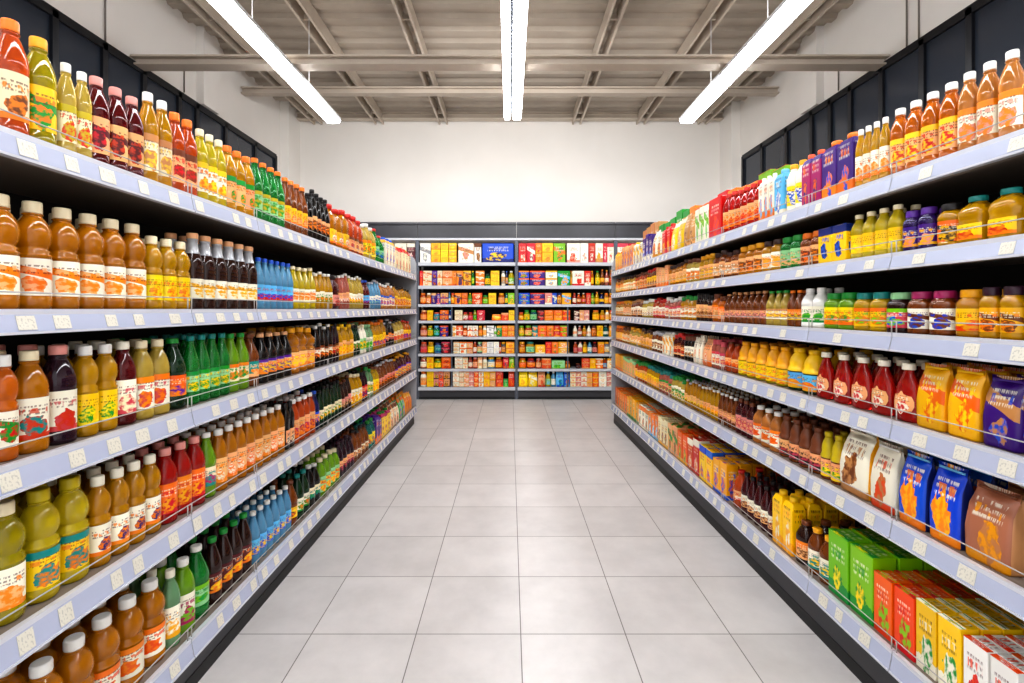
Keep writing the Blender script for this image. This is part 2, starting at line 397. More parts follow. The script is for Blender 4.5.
# ------------------------------------------------------------------ the room
WX, WY0, WY1, WZ = 4.1, -3.0, 9.2, 5.3
def floor_mat():
    m, nt, b = nodes('floor_tiles'); N, L = nt.nodes, nt.links
    tc = N.new('ShaderNodeTexCoord'); mp = N.new('ShaderNodeMapping')
    mp.inputs['Location'].default_value = (-.053, -2.412, 0); L.new(tc.outputs['Object'], mp.inputs['Vector'])
    br = N.new('ShaderNodeTexBrick'); br.offset = 0; br.squash = 1
    br.inputs['Scale'].default_value = 1; br.inputs['Brick Width'].default_value = .515; br.inputs['Row Height'].default_value = .517
    br.inputs['Mortar Size'].default_value = .0028; br.inputs['Mortar Smooth'].default_value = .2; br.inputs['Bias'].default_value = 0
    br.inputs['Color1'].default_value = lin((212,208,206)); br.inputs['Color2'].default_value = lin((203,199,197)); br.inputs['Mortar'].default_value = lin((120,116,113))
    L.new(mp.outputs['Vector'], br.inputs['Vector'])
    n = N.new('ShaderNodeTexNoise'); n.inputs['Scale'].default_value = 3; n.inputs['Detail'].default_value = 8; n.inputs['Roughness'].default_value = .65
    L.new(tc.outputs['Object'], n.inputs['Vector'])
    rp = N.new('ShaderNodeValToRGB'); rp.color_ramp.elements[0].color = (.86,.86,.86,1); rp.color_ramp.elements[1].color = (1,1,1,1)
    rp.color_ramp.elements[0].position = .35; rp.color_ramp.elements[1].position = .65
    L.new(n.outputs['Fac'], rp.inputs['Fac'])
    mx = N.new('ShaderNodeMix'); mx.data_type = 'RGBA'; mx.blend_type = 'MULTIPLY'; mx.inputs['Factor'].default_value = 1
    L.new(br.outputs['Color'], mx.inputs['A']); L.new(rp.outputs['Color'], mx.inputs['B']); L.new(mx.outputs['Result'], b.inputs['Base Color'])
    mr = N.new('ShaderNodeMapRange'); mr.inputs['To Min'].default_value = .28; mr.inputs['To Max'].default_value = .5
    L.new(n.outputs['Fac'], mr.inputs['Value']); L.new(mr.outputs['Result'], b.inputs['Roughness'])
    bp = N.new('ShaderNodeBump'); bp.inputs['Strength'].default_value = .3; bp.inputs['Distance'].default_value = .002; bp.invert = True
    L.new(br.outputs['Fac'], bp.inputs['Height']); L.new(bp.outputs['Normal'], b.inputs['Normal'])
    return m
wallm = plain('wall_paint', (232,228,223), .85, noise=.08, nscale=1.5)
deckm = plain('deck_steel', (176,165,152), .7, noise=.3, nscale=2)
beamm = plain('beam_steel', (196,184,170), .6, noise=.25, nscale=3)
struct('floor', MD().box(-WX, WX, WY0, WY1, -.05, 0), [floor_mat()])
struct('wall_back', MD().box(-WX-.1, WX+.1, WY1, WY1+.1, 0, WZ), [wallm])
for nm, s in (('wall_left', -1), ('wall_right', 1)):
    w = MD(); x0, x1 = sorted((s*WX, s*(WX+.12)))
    w.box(x0, x1, WY0, WY1, 0, WZ)
    xa, xb = sorted((s*(WX-.16), s*WX)); w.box(xa, xb, 8.72, WY1, 0, WZ)      # corner pier
    xa, xb = sorted((s*(WX-.1), s*WX)); w.box(xa, xb, 6.4, 6.75, 4.28, WZ)
    struct(nm, w, [wallm])
# corrugated deck
c = MD(); y = WY0; prof = []
while y < WY1:
    prof += [(y, WZ), (y+.13, WZ), (y+.16, WZ-.05), (y+.26, WZ-.05), (y+.29, WZ)]; y += .29
prof = [p for i, p in enumerate(prof) if i == 0 or p != prof[i-1]]
n = len(prof); c.v = [(-WX-.1, y, z) for y, z in prof] + [(WX+.1, y, z) for y, z in prof]
for i in range(n-1): c.face((i, i+1, n+i+1, n+i))
c.box(-WX-.1, WX+.1, WY0, WY1, WZ+.01, WZ+.06)
struct('ceiling', c, [deckm])
k = 1
for x in (-3.6, -2.45, -1.25, 1.25, 2.45, 3.6):                              # pairs of long purlins
    t = MD()
    for dx in (-.07, .07): t.box(x+dx-.014, x+dx+.014, WY0, WY1, 5.06, 5.24)
    for j in range(13): t.box(x-.06, x+.06, -2.6+j*.95, -2.57+j*.95, 5.12, 5.18)
    struct('trim_%d' % k, t, [beamm]); k += 1
def ibeam(y, z0, z1, w, x0, x1):
    t = MD(); t.box(x0, x1, y-w/2, y+w/2, z0, z0+.02); t.box(x0, x1, y-w/2, y+w/2, z1-.02, z1); t.box(x0, x1, y-.012, y+.012, z0+.02, z1-.02)
    return t
for y, z0, z1, w in ((5.35,4.235,4.34,.16), (7.5,4.88,4.98,.12), (9.1,5.11,5.24,.14)):
    t = ibeam(y, z0, z1, w, -WX+.01, WX-.01)
    struct('trim_%d' % k, t, [beamm]); k += 1
# dark glazed bands high on the side walls
frm = plain('window_frame', (24,26,32), .4); pane = plain('window_glass', (50,56,66), .12, spec=.6)
for wi, (s, edges) in enumerate(((-1, (2.4,3.1,3.75,4.37,4.91,5.44,6.02,6.36,7.0,7.82,8.5)), (1, (2.4,3.1,3.75,4.33,4.83,5.36,5.85,6.22,6.6,7.2,7.9,8.55)))):
    g = MD(); xo = s*(WX-.004); xi = s*(WX-.05)
    def bx(md, y0, y1, z0, z1, a=xo, b=xi): md.box(min(a,b), max(a,b), y0, y1, z0, z1)
    for e in edges: bx(g, e-.03, e+.03, 2.5, 4.26)
    bx(g, edges[0], edges[-1], 4.2, 4.28); bx(g, edges[0], edges[-1], 2.46, 2.52)
    w = struct('window_%d' % (wi+1), g, [frm])
    for e0, e1 in zip(edges, edges[1:]):
        p = MD(); bx(p, e0+.03, e1-.03, 2.52, 4.2, xo, s*(WX-.02)); struct('pane', p, [pane], w)
# conduits on the walls
for s, pts in ((-1, ((4.95,4.3,5.25),(6.15,4.32,4.75))), (1, ((4.9,4.3,5.25),(6.1,4.32,4.75),(5.05,4.3,5.25)))):
    t = MD()
    for y, z0, z1 in pts: t.rod((s*(WX-.012), y, z0), (s*(WX-.012), y, z1), .008)
    struct('trim_%d' % k, t, [plain('conduit', (120,112,104), .5)]); k += 1

# ------------------------------------------------------------------ lights
def emis(name, col, s):
    m, nt, b = nodes(name); b.inputs['Base Color'].default_value = (1,1,1,1)
    b.inputs['Emission Color'].default_value = col; b.inputs['Emission Strength'].default_value = s
    return m
tubem = emis('led_tube', (.95,.97,1,1), 21.0)
housm = plain('light_housing', (226,228,232), .5)
def strip(x, tubes, half, label, y1):
    e = empty('led_strip_light', (x, 0, 4.16)); tag(e, label, 'light', 'LED strip lights over the aisle')
    h = MD()
    for a, w in tubes: h.box(a-w, a+w, -2, y1, .02, .06)
    sp = MD().box(-half*.8, half*.8, -1.95, y1-.05, .0605, .075); link('spine', sp.mesh('spine', [plain('light_spine', (44,46,50), .6)]), e); link('housing', h.mesh('housing', [housm]), e)
    for a, w in tubes:
        t = MD(); t.extrude_y([(a-w, .019), (a-w*.8, -.012), (a, -.02), (a+w*.8, -.012), (a+w, .019)], -1.98, y1-.01)
        link('led_tube', t.mesh('led_tube', [tubem]), e)
    for yy in (4.6, 5.9):
        r = MD().rod((0, yy, .075), (0, yy, 1.08), .005); link('suspension_rod', r.mesh('suspension_rod', [housm]), e)
    U = bpy.data.lights.new('strip_uplight', 'AREA'); U.shape = 'RECTANGLE'; U.size = half*2; U.size_y = y1+2; U.energy = 18; U.color = (1,.95,.9)  # added fill lamp hidden above the housing, brightens the ceiling
    uo = bpy.data.objects.new('strip_uplight', U); COL.objects.link(uo); uo.location = (x, (y1-2)/2, 4.25); uo.rotation_euler = (pi, 0, 0)
strip(-2.42, [(0, .1)], .11, 'long white LED strip light above the left shelves', 6.72)
strip(.035, [(-.072, .04), (.056, .06)], .125, 'double tube white LED strip light above the aisle centre', 6.6)
strip(2.42, [(0, .1)], .11, 'long white LED strip light above the right shelves', 6.72)
L = bpy.data.lights.new('wall_washer', 'AREA'); L.shape = 'RECTANGLE'; L.size = 7.5; L.size_y = .3; L.energy = 27; L.color = (1,.985,.96)  # unseen lamp added to brighten the back wall, no fixture there
lo = bpy.data.objects.new('wall_washer', L); COL.objects.link(lo); lo.location = (0, 7.6, 3.75); lo.rotation_euler = (math.radians(82), 0, 0)
L = bpy.data.lights.new('end_wall_spot', 'AREA'); L.shape = 'RECTANGLE'; L.size = 4; L.size_y = .2; L.energy = 60  # unseen fill lamp added to lift the goods on the end shelving
lo = bpy.data.objects.new('end_wall_spot', L); COL.objects.link(lo); lo.location = (0, 5.6, 4.5); lo.rotation_euler = (math.radians(52), 0, 0)
# even ambient fill, added through the open side behind the camera
W = bpy.data.worlds.new('World'); SC.world = W; W.use_nodes = True
W.node_tree.nodes['Background'].inputs[0].default_value = (.96,.97,1,1); W.node_tree.nodes['Background'].inputs[1].default_value = 1.25

# ------------------------------------------------------------------ gondolas
railm = plain('rail_plastic', (176,182,204), .25); lipm = plain('rail_lip', (206,208,216), .3, .15)
shelfm = plain('shelf_steel', (128,116,106), .5); darkm = plain('back_panel_dark', (34,30,28), .8)
kickm = plain('kick_grey', (62,62,66), .5); kick2 = plain('kick_black', (16,16,17), .5)
endm = plain('end_panel_grey', (160,162,168), .45); wirem = plain('guard_wire', (176,172,168), .55, .2)
def tagmat():
    m, nt, b = nodes('price_paper'); N, L = nt.nodes, nt.links; b.inputs['Roughness'].default_value = .5
    uv = N.new('ShaderNodeUVMap'); mp = N.new('ShaderNodeMapping'); mp.inputs['Scale'].default_value = (9, 5, 1); L.new(uv.outputs['UV'], mp.inputs['Vector'])
    n = N.new('ShaderNodeTexNoise'); n.inputs['Scale'].default_value = 1; L.new(mp.outputs['Vector'], n.inputs['Vector'])
    r = N.new('ShaderNodeValToRGB'); r.color_ramp.elements[0].position = .36; r.color_ramp.elements[1].position = .46
    r.color_ramp.elements[0].color = lin((186,183,174)); r.color_ramp.elements[1].color = lin((216,212,198)); L.new(n.outputs['Fac'], r.inputs['Fac'])
    L.new(r.outputs['Color'], b.inputs['Base Color']); return m
paperm = tagmat()
def gondola(side, levels, y0, y1, seams, label):
    s = -1 if side == 'left' else 1
    e = empty('shelving_run', (LXR if s < 0 else RXR, 0, 0), 0 if s < 0 else RYAW)
    tag(e, label, 'shelving')
    def B(md, a0, a1, yy0, yy1, z0, z1, m=0): md.box(min(s*a0,s*a1), max(s*a0,s*a1), yy0, yy1, z0, z1, m); return md
    def part(nm, md, mats, p=e): return link(nm, md.mesh(nm, mats), p)
    part('back_panel', B(MD(), .56, .59, y0, y1, .02, 2.2), [darkm])
    zb = levels[-1][1]
    part('kick_plate', B(B(MD(), .03, .06, y0, y1-.03, .06, zb-.01, 0), .027, .06, y0, y1-.03, 0, .06, 1), [kickm, kick2])
    # end panel with a rounded shoulder
    top = 2.38; pr = [(0,zb-.01),(.57,zb-.01),(.57,top+.12)]
    pr += [(.2-.2*sin(t*pi/12), top+.0-.2+.2*cos(t*pi/12)) for t in range(7)] if s > 0 else [(.1,top-.02),(.03,top-.07),(0,top-.14)]
    ep = MD(); n = len(pr); ep.v = [(s*a, y1-.028, z) for a, z in pr]+[(s*a, y1, z) for a, z in pr]
    ep.face(range(n)); ep.face(range(n, 2*n))
    for i in range(n): j = (i+1) % n; ep.face((i, j, n+j, n+i))
    part('end_panel', ep, [endm])
    far = MD()
    tag_y = []; y = 1.0+.157
    while y < y1-.15: tag_y.append(y); y += .146
    R = random.Random(5 if s < 0 else 8)
    for zt, zbm in levels:
        sh = B(MD(), .02, .56, y0, y1-.03, zt-.035, zt)
        B(sh, .02, .06, y0, y1-.03, zt-.06, zt-.035)
        so = part('shelf_board', sh, [shelfm])
        cuts = [y0]+seams+[y1-.03]
        rails = []
        for c0, c1 in zip(cuts, cuts[1:]):
            r = MD(); c0 += .0025; c1 -= .0025
            pf = [(-.012,zbm),(.018,zbm),(.018,zt+.003),(.0,zt+.003),(0,zt-.012)]
            n = len(pf); r.v = [(s*a, c0, z) for a, z in pf]+[(s*a, c1, z) for a, z in pf]
            r.face(range(n), None, 1); r.face(range(n, 2*n), None, 1)
            for i in range(n): j = (i+1) % n; r.face((i, j, n+j, n+i), None, 0 if i == 4 else 1)
            # thin bright lower edge
            B(r, -.016, -.008, c0, c1, zbm-.003, zbm+.004, 1)
            rails.append((c0, c1, part('price_rail', r, [railm, lipm])))
        hgt = zt-.012-zbm
        for y in tag_y:
            y += R.uniform(-.03, .03)
            if R.random() < .12: continue
            w = R.choice((.044,.052,.052,.06)); t = MD(); k0, k1 = .1, .93
            def pt(yy, f): return (s*(-.0135-.0+ .012*f), yy, zbm+.004+(hgt-.004)*f)
            q = [pt(y-w/2,k0), pt(y+w/2,k0), pt(y+w/2,k1), pt(y-w/2,k1)]
            q2 = [(a+s*.001, b, c) for a, b, c in q]
            t.v = q+q2; t.face((0,1,2,3), [(0,0),(1,0),(1,1),(0,1)]); t.face((7,6,5,4), [(0,0)]*4)
            for i in range(4): j = (i+1) % 4; t.face((i, i+4, j+4, j), [(0,0)]*4)
            seg = [r for c0, c1, r in rails if c0+w/2 < y < c1-w/2]
            if not seg: continue
            if y < 2.95: part('price_tag', t, [paperm], seg[0])
            else: far.add(t)
        wz = zt+.048
        g = MD().rod((s*.008, y0, wz), (s*.008, y1-.04, wz), .0022)
        for c in seams+[y1-.06]:
            for dy in (-.012, .012): g.rod((s*.008, c+dy, zt-.002), (s*.008, c+dy, wz+.002), .0025, 6)
        part('wire_guard', g, [wirem])
    f = part('price_tag', far, [paperm]); f['kind'] = 'stuff'
LEV_L = [(2.07,2.0),(1.597,1.535),(1.19,1.118),(.747,.668),(.24,.165)]
LEV_R = [(2.12,2.055),(1.815,1.755),(1.505,1.44),(1.165,1.095),(.78,.71),(.272,.196)]
gondola('left', LEV_L, .55, 6.865, [2.016,2.537,3.55,4.6,5.7], 'long grey shelving run stocked with bottled drinks along the left of the aisle')
gondola('right', LEV_R, .6, 6.92, [1.9,2.42,3.4,4.5,5.6], 'long grey shelving run stocked with jars, bags and boxes along the right')

# ------------------------------------------------------------------ left stock
LEFT = [
 (-8, 1, (99, 99), [(23,1,'tall .326 coral orange cream orange brown'),(52,1,'tall .322 olive gold yellow orange green'),(84,2,'tall .285 straw white cream red olive'),(138,3,'tall .30 darkred pink peach red maroon'),
  (166,2,'tall .35 honey white cream straw tan'),(192,2,'tall .335 coral orange peach red brown'),(221,3,'tall .325 lemon cream ivory orange yellow'),(250,3,'tall .325 honey orange peach orange green'),
  (281,4,'soda .345 green orange mint green olive'),(304,4,'soda .335 brown orange yellow orange peach'),(326,5,'soda .34 black black peach orange brown'),(346,3,'jug .34 amber red yellow orange ivory'),
  (360,3,'jug .33 coral red peach red brown'),(373,3,'tall .335 straw white lemon green orange'),(382,2,'soda .33 green red mint blue green'),(392,3,'carton .31 blue blue ivory blue gold'),(408,5,'carton .3 orange red cream peach red')]),
 (-20, 2, (99, 3.0), [(142,6,'juice .314 amber cream ivory peach orange'),(185.5,3,'juice .283 gold cream lemon orange yellow'),(253,6,'neck .333 cocoa peach ivory cream gold'),(289,6,'soda .284 sky blue sky red blue'),
  (312,4,'soda .275 lemon cream ivory peach orange'),(329,4,'soda .272 gold white ivory green orange'),(336,1,'jug .29 maroon black pink maroon red'),(346,3,'soda .28 pink white peach pink ivory'),
  (360,5,'soda .28 straw white ivory yellow red'),(367,2,'soda .29 darkred blue sky red blue'),(378,4,'soda .28 sky silver ivory blue mint'),(392,5,'tall .28 peach white cream orange blue'),(409,6,'tall .28 honey black peach red yellow')]),
 (-14, 3, (99, 3.2, 2.3), [(12,1,'juice .285 orange white ivory red green'),(44,1,'tall .29 amber cream ivory red teal'),(73,1,'tall .30 plum pink ivory rose red'),(112,2,'juice .291 gold white yellow lemon green'),
  (131,1,'tall .295 darkred ivory ivory rose cream'),(165,2,'tall .292 straw cream ivory rose orange'),(183,1,'soda .29 darkgreen green coral orange purple'),(225,4,'soda .295 green teal mint yellow green'),(245,2,'soda .288 lime green cream green orange'),
  (256,1,'soda .275 brown brown teal peach orange'),(288,4,'soda .272 black peach orange yellow purple'),(312,3,'juice .29 amber gold orange yellow peach'),(329,4,'soda .29 black white ivory orange brown'),(335,2,'soda .285 plum black peach red brown'),
  (350,4,'tall .28 gold yellow peach orange yellow'),(357,2,'soda .28 darkgreen black ivory red green'),(363,2,'tall .275 ivory cream mint green yellow'),(370,2,'tall .28 mint mint ivory green lime'),(383,4,'tall .28 honey orange yellow orange purple'),
  (392,3,'soda .28 black silver peach violet orange'),(401,3,'tall .27 straw black cream orange rose'),(409,3,'tall .26 orange red yellow rose purple')]),
 (-14, 4, (99, 3.4, 2.6, 2.1), [(23,1,'juice .325 olive cream ivory orange peach'),(86,2,'juice .322 lemon olive yellow orange teal'),(156,4,'juice .295 honey ivory ivory orange navy'),(200,3,'tall .296 red pink orange red gold'),
  (212,1,'soda .29 lime white cream teal magenta'),(280,8,'tall .285 amber white peach orange ivory'),(289,2,'jug .28 black black peach maroon cream'),(311,4,'tall .28 coral white peach orange magenta'),(316,1,'soda .285 navy blue peach orange blue'),
  (338,6,'soda .285 darkgreen black cream green gold'),(348,3,'soda .28 cocoa brown pink peach cocoa'),(359,3,'tall .28 gold cream ivory yellow orange'),(364,2,'tall .28 plum black orange navy red'),(370,2,'tall .28 mint green ivory green straw'),
  (376,2,'tall .27 yellow brown lemon orange yellow'),(393,6,'soda .28 brown silver pink orange maroon'),(409,6,'tall .27 maroon gold orange yellow purple')]),
 (26, 4, (99, 3.4, 2.7, 2.3), [(162,5,'juice .311 amber white ivory coral orange'),(175,1,'tall .305 mint ivory ivory gold ivory'),(190,1,'tall .305 lime white ivory magenta lime'),(206,1,'soda .31 green white mint green lime'),(248,4,'soda .30 cocoa green maroon orange yellow'),
  (287,6,'soda .275 sky white sky blue yellow'),(294,1,'soda .28 brown brown yellow orange brown'),(306,2,'soda .285 darkgreen teal ivory green orange'),(317,2,'soda .285 black white cream teal green'),(336,4,'tall .285 lime cream mint yellow orange'),
  (351,4,'soda .285 plum plum peach rose plum'),(366,4,'soda .28 brown black ivory peach brown'),(372,2,'tall .28 teal green lemon teal orange'),(378,2,'carton .27 violet purple violet orange blue'),(387,3,'carton .27 yellow green yellow lemon magenta'),
  (396,3,'bag .26 peach peach ivory orange brown'),(402,2,'bag .26 green blue mint blue orange'),(409,3,'bag .25 orange orange gold red orange')]),
]
for li, (st, rows, yind, runs) in enumerate(LEFT):
    stock('left', li, 5, LEV_L[li][0], st, runs, rows, yind)
# ------------------------------------------------------------------ right stock
RIGHT = [
 (1027, 1, (99, 99), [(964,3,'tall .275 peach white ivory pink orange'),(895,4,'tall .272 orange white peach red yellow'),(862,4,'tall .262 gold white ivory orange peach'),(829,2,'carton .275 x orange violet orange blue'),(809,2,'carton .265 x coral magenta orange violet'),
  (791,2,'tall .262 ivory gold lemon ivory blue'),(781,1,'carton .262 x sky sky ivory blue'),(765,3,'carton .262 x ivory ivory orange sky'),(727,6,'tall .27 red red peach orange red'),(714,1,'box .285 x x red rose coral'),(700,3,'box .27 x x ivory mint lime'),
  (688,2,'bag .27 x brown tan peach brown'),(675,2,'bag .28 x yellow yellow peach ivory'),(666,2,'carton .27 x red red rose yellow'),(656,2,'bag .27 x yellow ivory gold rose'),(646,3,'box .27 x x violet ivory blue'),(636,3,'carton .26 x yellow ivory blue yellow'),(625,4,'box .26 x x peach blue orange'),(618.2,4,'carton .25 x orange gold orange cream')]),
 (1028, 2, (99, 3.0), [(964,2,'jug .16 gold teal yellow orange red'),(941,1,'jar .155 gold black orange yellow black'),(908,2,'jar .16 violet purple violet gold pink'),(856,4,'tall .2 lemon cream yellow lemon straw'),(826,2,'box .17 x x yellow blue navy'),(805,2,'jar .175 brown orange peach orange brown'),
  (784,2,'jar .18 green green mint peach green'),(766,2,'jar .185 honey cocoa ivory peach gold'),(742,3,'jar .19 amber gold peach orange brown'),(717,4,'jar .19 brown cocoa peach ivory tan'),(703,3,'jar .2 gold gold peach yellow tan'),(690,3,'jar .2 straw brown ivory tan orange'),(672,5,'jar .2 amber cocoa peach gold tan'),
  (660,4,'box .19 x x peach orange cream'),(650,4,'jar .2 brown red yellow peach brown'),(638,5,'jar .2 coral brown peach orange tan'),(626,5,'jar .19 gold cocoa orange peach cream'),(618.2,5,'jar .19 amber brown orange gold cream')]),
 (1030, 2, (99, 3.0), [(986,2,'jar .165 gold plum gold orange brown'),(958,1,'jar .16 honey gold yellow coral gold'),(912,2,'jar .16 brown magenta ivory blue brown'),(891,1,'jar .16 cocoa mint rose blue lime'),(858,2,'jar .165 yellow teal yellow lime orange'),(828,2,'jar .17 lime green lemon orange green'),(806,2,'tall .2 white white ivory green lime'),
  (792,2,'soda .195 brown orange orange yellow brown'),(770,3,'soda .2 straw green ivory yellow tan'),(728,7,'soda .205 brown tan peach pink brown'),(716,2,'jar .2 orange brown orange peach tan'),(700,4,'jar .205 cocoa black peach tan brown'),(684,4,'jar .2 honey green ivory orange tan'),(668,4,'jar .2 pink white ivory peach rose'),
  (656,4,'jar .2 coral red ivory rose peach'),(645,4,'jar .2 straw white cream ivory tan'),(634,5,'jar .2 brown tan ivory peach cocoa'),(626,5,'jar .19 amber gold peach cream orange'),(618.2,5,'jar .19 honey orange cream peach tan')]),
 (1034, 3, (99, 3.0, 2.4), [(992,1,'bag .225 x violet violet blue tan'),(924,2,'bag .235 gold yellow gold#3 yellow coral'),(820,5,'sauce .225 red ivory peach ivory red'),(790,2,'squeeze .225 darkgreen yellow sky gold orange'),(741,5,'squeeze .22 olive gold yellow orange lemon'),(728,2,'soda .215 coral brown peach orange red'),(716,3,'jar .215 pink rose ivory peach rose'),(707,1,'bag .22 x ivory peach orange ivory'),(698,2,'bag .22 x white ivory ivory orange'),
  (688,3,'jar .215 black brown ivory black tan'),(677,3,'jar .21 maroon red peach red brown'),(666,3,'carton .21 x white ivory orange gold'),(655,4,'jar .21 brown silver ivory maroon tan'),(643,4,'jar .21 honey cocoa peach tan gold'),(632,4,'jar .2 straw gold peach gold ivory'),(625,4,'jar .2 amber brown cream orange peach'),(618.2,4,'jar .2 orange orange gold peach yellow')]),
 (1025, 4, (99, 3.2, 2.5, 2.2), [(972,1,'bag .25 tan brown kraft#2 gold tan'),(906,2,'bag .272 navy sky blue#2 orange gold'),(878,1,'bag .268 ivory white ivory#2 coral tan'),(846,1,'bag .285 gold ivory ivory#2 tan brown'),(825,2,'squeeze .225 brown olive peach lemon green'),(783,4,'squeeze .225 brown brown peach black rose'),(757,3,'tall .225 peach white ivory coral orange'),(740,3,'tall .225 maroon brown pink peach rose'),
  (722,4,'soda .22 brown white peach pink tan'),(703,5,'soda .22 gold white peach yellow orange'),(688,5,'soda .215 honey silver peach lemon pink'),(675,4,'jar .215 straw green ivory peach green'),(662,4,'jar .21 pink teal peach rose green'),(650,5,'jar .21 gold teal yellow orange peach'),(638,5,'jar .21 coral green peach orange yellow'),(626,5,'box .2 x x peach gold mint'),(618.2,5,'box .2 x x gold orange peach')]),
 (1032, 4, (99, 3.2, 2.7, 2.3), [(974,2,'box .235 x x white coral red'),(926,2,'box .247 x x yellow ivory green'),(883,2,'box .24 x x coral#2 red lime'),(836,2,'box .285 x x lime#0 green lemon'),(812,2,'tall .225 brown gold ivory teal yellow'),(800,1,'tall .22 cocoa brown orange peach brown'),(779,2,'carton .305 x yellow yellow gold ivory'),(745,5,'soda .265 maroon black ivory peach maroon'),
  (733,1,'soda .26 coral red peach red ivory'),(718,2,'box .25 x x gold blue orange'),(704,2,'box .26 x x yellow orange blue'),(692,2,'box .26 x x red orange ivory'),(682,2,'box .26 x x coral gold green'),(672,2,'box .26 x x peach red green'),(662,3,'box .25 x x cream gold navy'),(652,3,'box .25 x x orange sky ivory'),(642,3,'box .25 x x ivory teal orange'),(630,4,'box .25 x x gold green peach'),(618.2,5,'box .24 x x orange peach brown')]),
]
for li, (st, rows, yind, runs) in enumerate(RIGHT):
    stock('right', li, 6, LEV_R[li][0], st, runs, rows, yind)
stock('right', 0, 6, LEV_R[0][0], 752, [(727,2,'box .4 x x lime orange green'),(700,3,'box .4 x x red gold orange'),(683,2,'box .43 x x gold coral red'),(667,3,'box .44 x x orange lime gold'),(640,5,'box .47 x x green mint lime'),(626,4,'box .5 x x tan orange gold')], 1, (99,), .26)

# ------------------------------------------------------------------ shelving across the end of the aisle
BY = 8.65
BZ = [2.42,2.01,1.68,1.39,1.105,.806,.54,.217]
bshelf = plain('bay_shelf', (196,198,204), .4); bpost = plain('bay_post', (92,96,106), .4, .4)
header = plain('header_panel', (62,62,68), .3, noise=.4, nscale=5)
BX = [-3.4,-1.642,.115,1.872,3.5]
def bay(x0, x1, div, label, first):
    e = empty('shelving_bay', ((x0+x1)/2, BY, 0)); tag(e, label, 'shelving', 'shelving bays across the end of the aisle')
    cx = (x0+x1)/2; a, b = x0-cx, x1-cx
    def part(nm, md, mats): return link(nm, md.mesh(nm, mats), e)
    part('back_panel', MD().box(a+.02, b-.02, .5, .52, 0, 2.8), [darkm])
    part('header_panel', MD().box(a+.003, b-.003, .06, .1, 2.86, 3.12).box(a+.003, b-.003, .03, .1, 3.1, 3.14), [header])
    part('header_rail', MD().box(a+.001, b-.001, .03, .1, 2.82, 2.858), [bshelf])
    part('kick_plate', MD().box(a+.03, b-.03, .04, .08, .045, .15).box(a+.03, b-.03, .03, .08, 0, .045, 1), [kickm, kick2])
    for z in BZ:
        t = .055 if z > 1.9 or z < .3 else .042
        part('shelf_board', MD().box(a+.02, b-.02, .01, .5, z-.03, z).box(a+.02, b-.02, 0, .012, z-t, z+.004), [bshelf])
    part('post', MD().box(b-.03, b-.001, .02, .06, 0, 2.81), [bpost])
    part('post', MD().box(a+.001, a+.03, .02, .06, 0, 2.81), [bpost])
    if div: part('divider', MD().box(div-cx-.012, div-cx+.012, .004, .024, .217, 1.64), [bpost])
bay(BX[0], BX[1], None, 'grey end wall shelving bay mostly behind the left shelving run', True)
bay(BX[1], BX[2], -1.03, 'grey end wall shelving bay with blue and yellow boxes on top', False)
bay(BX[2], BX[3], 1.02, 'grey end wall shelving bay with red and yellow boxes on top', False)
bay(BX[3], BX[4], None, 'grey end wall shelving bay mostly behind the right shelving run', False)
def backrow(bayname, x0, x1, level, h, items):
    """items: 'weight shape bg c1 c2 stack [relheight]'"""
    its = [i.split() for i in items.split(';')]
    tot = sum(float(i[0]) for i in its); x = x0; z = BZ[level]+.004
    word = ['top','second','third','fourth','fifth','sixth','seventh','bottom'][level]
    for k, it in enumerate(its):
        w = (x1-x0)*float(it[0])/tot; shape, bg, c1, c2, st = it[1:6]; rel = float(it[6]) if len(it) > 6 else 1.0
        if shape != 'gap':
            st = int(st); hh = h*rel/st
            for j in range(st):
                W = w*.95 if shape in ('box','bag','carton') else min(w*.95, hh*.9)
                (bo, bm), parts = build(shape, W, hh*.985, bg, c1, (c2 if shape in ('jar','tall','soda') else bg, c1, c2), False)
                am = MD().add(bo); mats = list(bm)
                for nm, md, mt in parts: am.add(md, mo=len(mats)); mats.append(mt)
                o = link(NAME[shape], am.mesh(NAME[shape], mats)); d = W*DEPTH.get(shape, 1)
                if shape == 'box' and W > .45: o.scale = (1, .45/d/1.6, 1); d = .45/1.6
                o.location = (x+w/2, BY+.03+d/2, z+hh*j+.0008)
                pos = '' if st == 1 else (' at stack bottom' if j == 0 else (' at stack top' if j == st-1 else ' mid-stack'))
                tag(o, '%s and %s %s%s, %s from left, %s bay %s shelf' % (bg, c1, NOUN[shape], pos, ORD[k], bayname, word), CAT[shape], 'goods on the end wall %s shelf of the %s bay' % (word, bayname))
        x += w
A0, A1, B0, B1 = -1.6, .08, .15, 1.84
backrow('left end', A0, A1, 0, .345, '1 box white ivory grey 1;.85 box yellow gold orange 3;.7 box yellow gold lemon 3;.75 box gold yellow lemon 3;.1 gap x x x 1;1.45 box ivory pink tan 1;.65 box white tan brown 1;2.95 box blue navy yellow 1')
backrow('right end', B0, B1, 0, .345, '.78 box red coral ivory 1;.78 box red darkred ivory 1;.6 box orange gold red 2;1.05 box yellow gold orange 2;1.15 box lime green orange 1;.1 gap x x x 1;1.25 box ivory pink red 1;.75 box white ivory pink 1;.65 box red rose ivory 1;.7 box ivory tan gold 1;.4 box red rose white 1;.6 box ivory cream rose 1')
backrow('left end', A0, A1, 1, .265, '.3 box red coral orange 1;.85 box cream ivory orange 2;.5 box purple brown orange 2;.45 box cream peach orange 2;.95 box peach orange ivory 2;.12 box orange coral red 1;.25 box orange red gold 1;.65 box orange violet brown 1;.75 box gold orange brown 2;.3 tall green yellow lime 1;.1 gap x x x 1;.85 box orange coral ivory 3;.55 jar green darkgreen yellow 1 .8;.85 box yellow lemon gold 2;.15 gap x x x 1;.4 jar ivory grey tan 1;.25 tall navy blue gold 1;.6 tall lemon white lime 1')
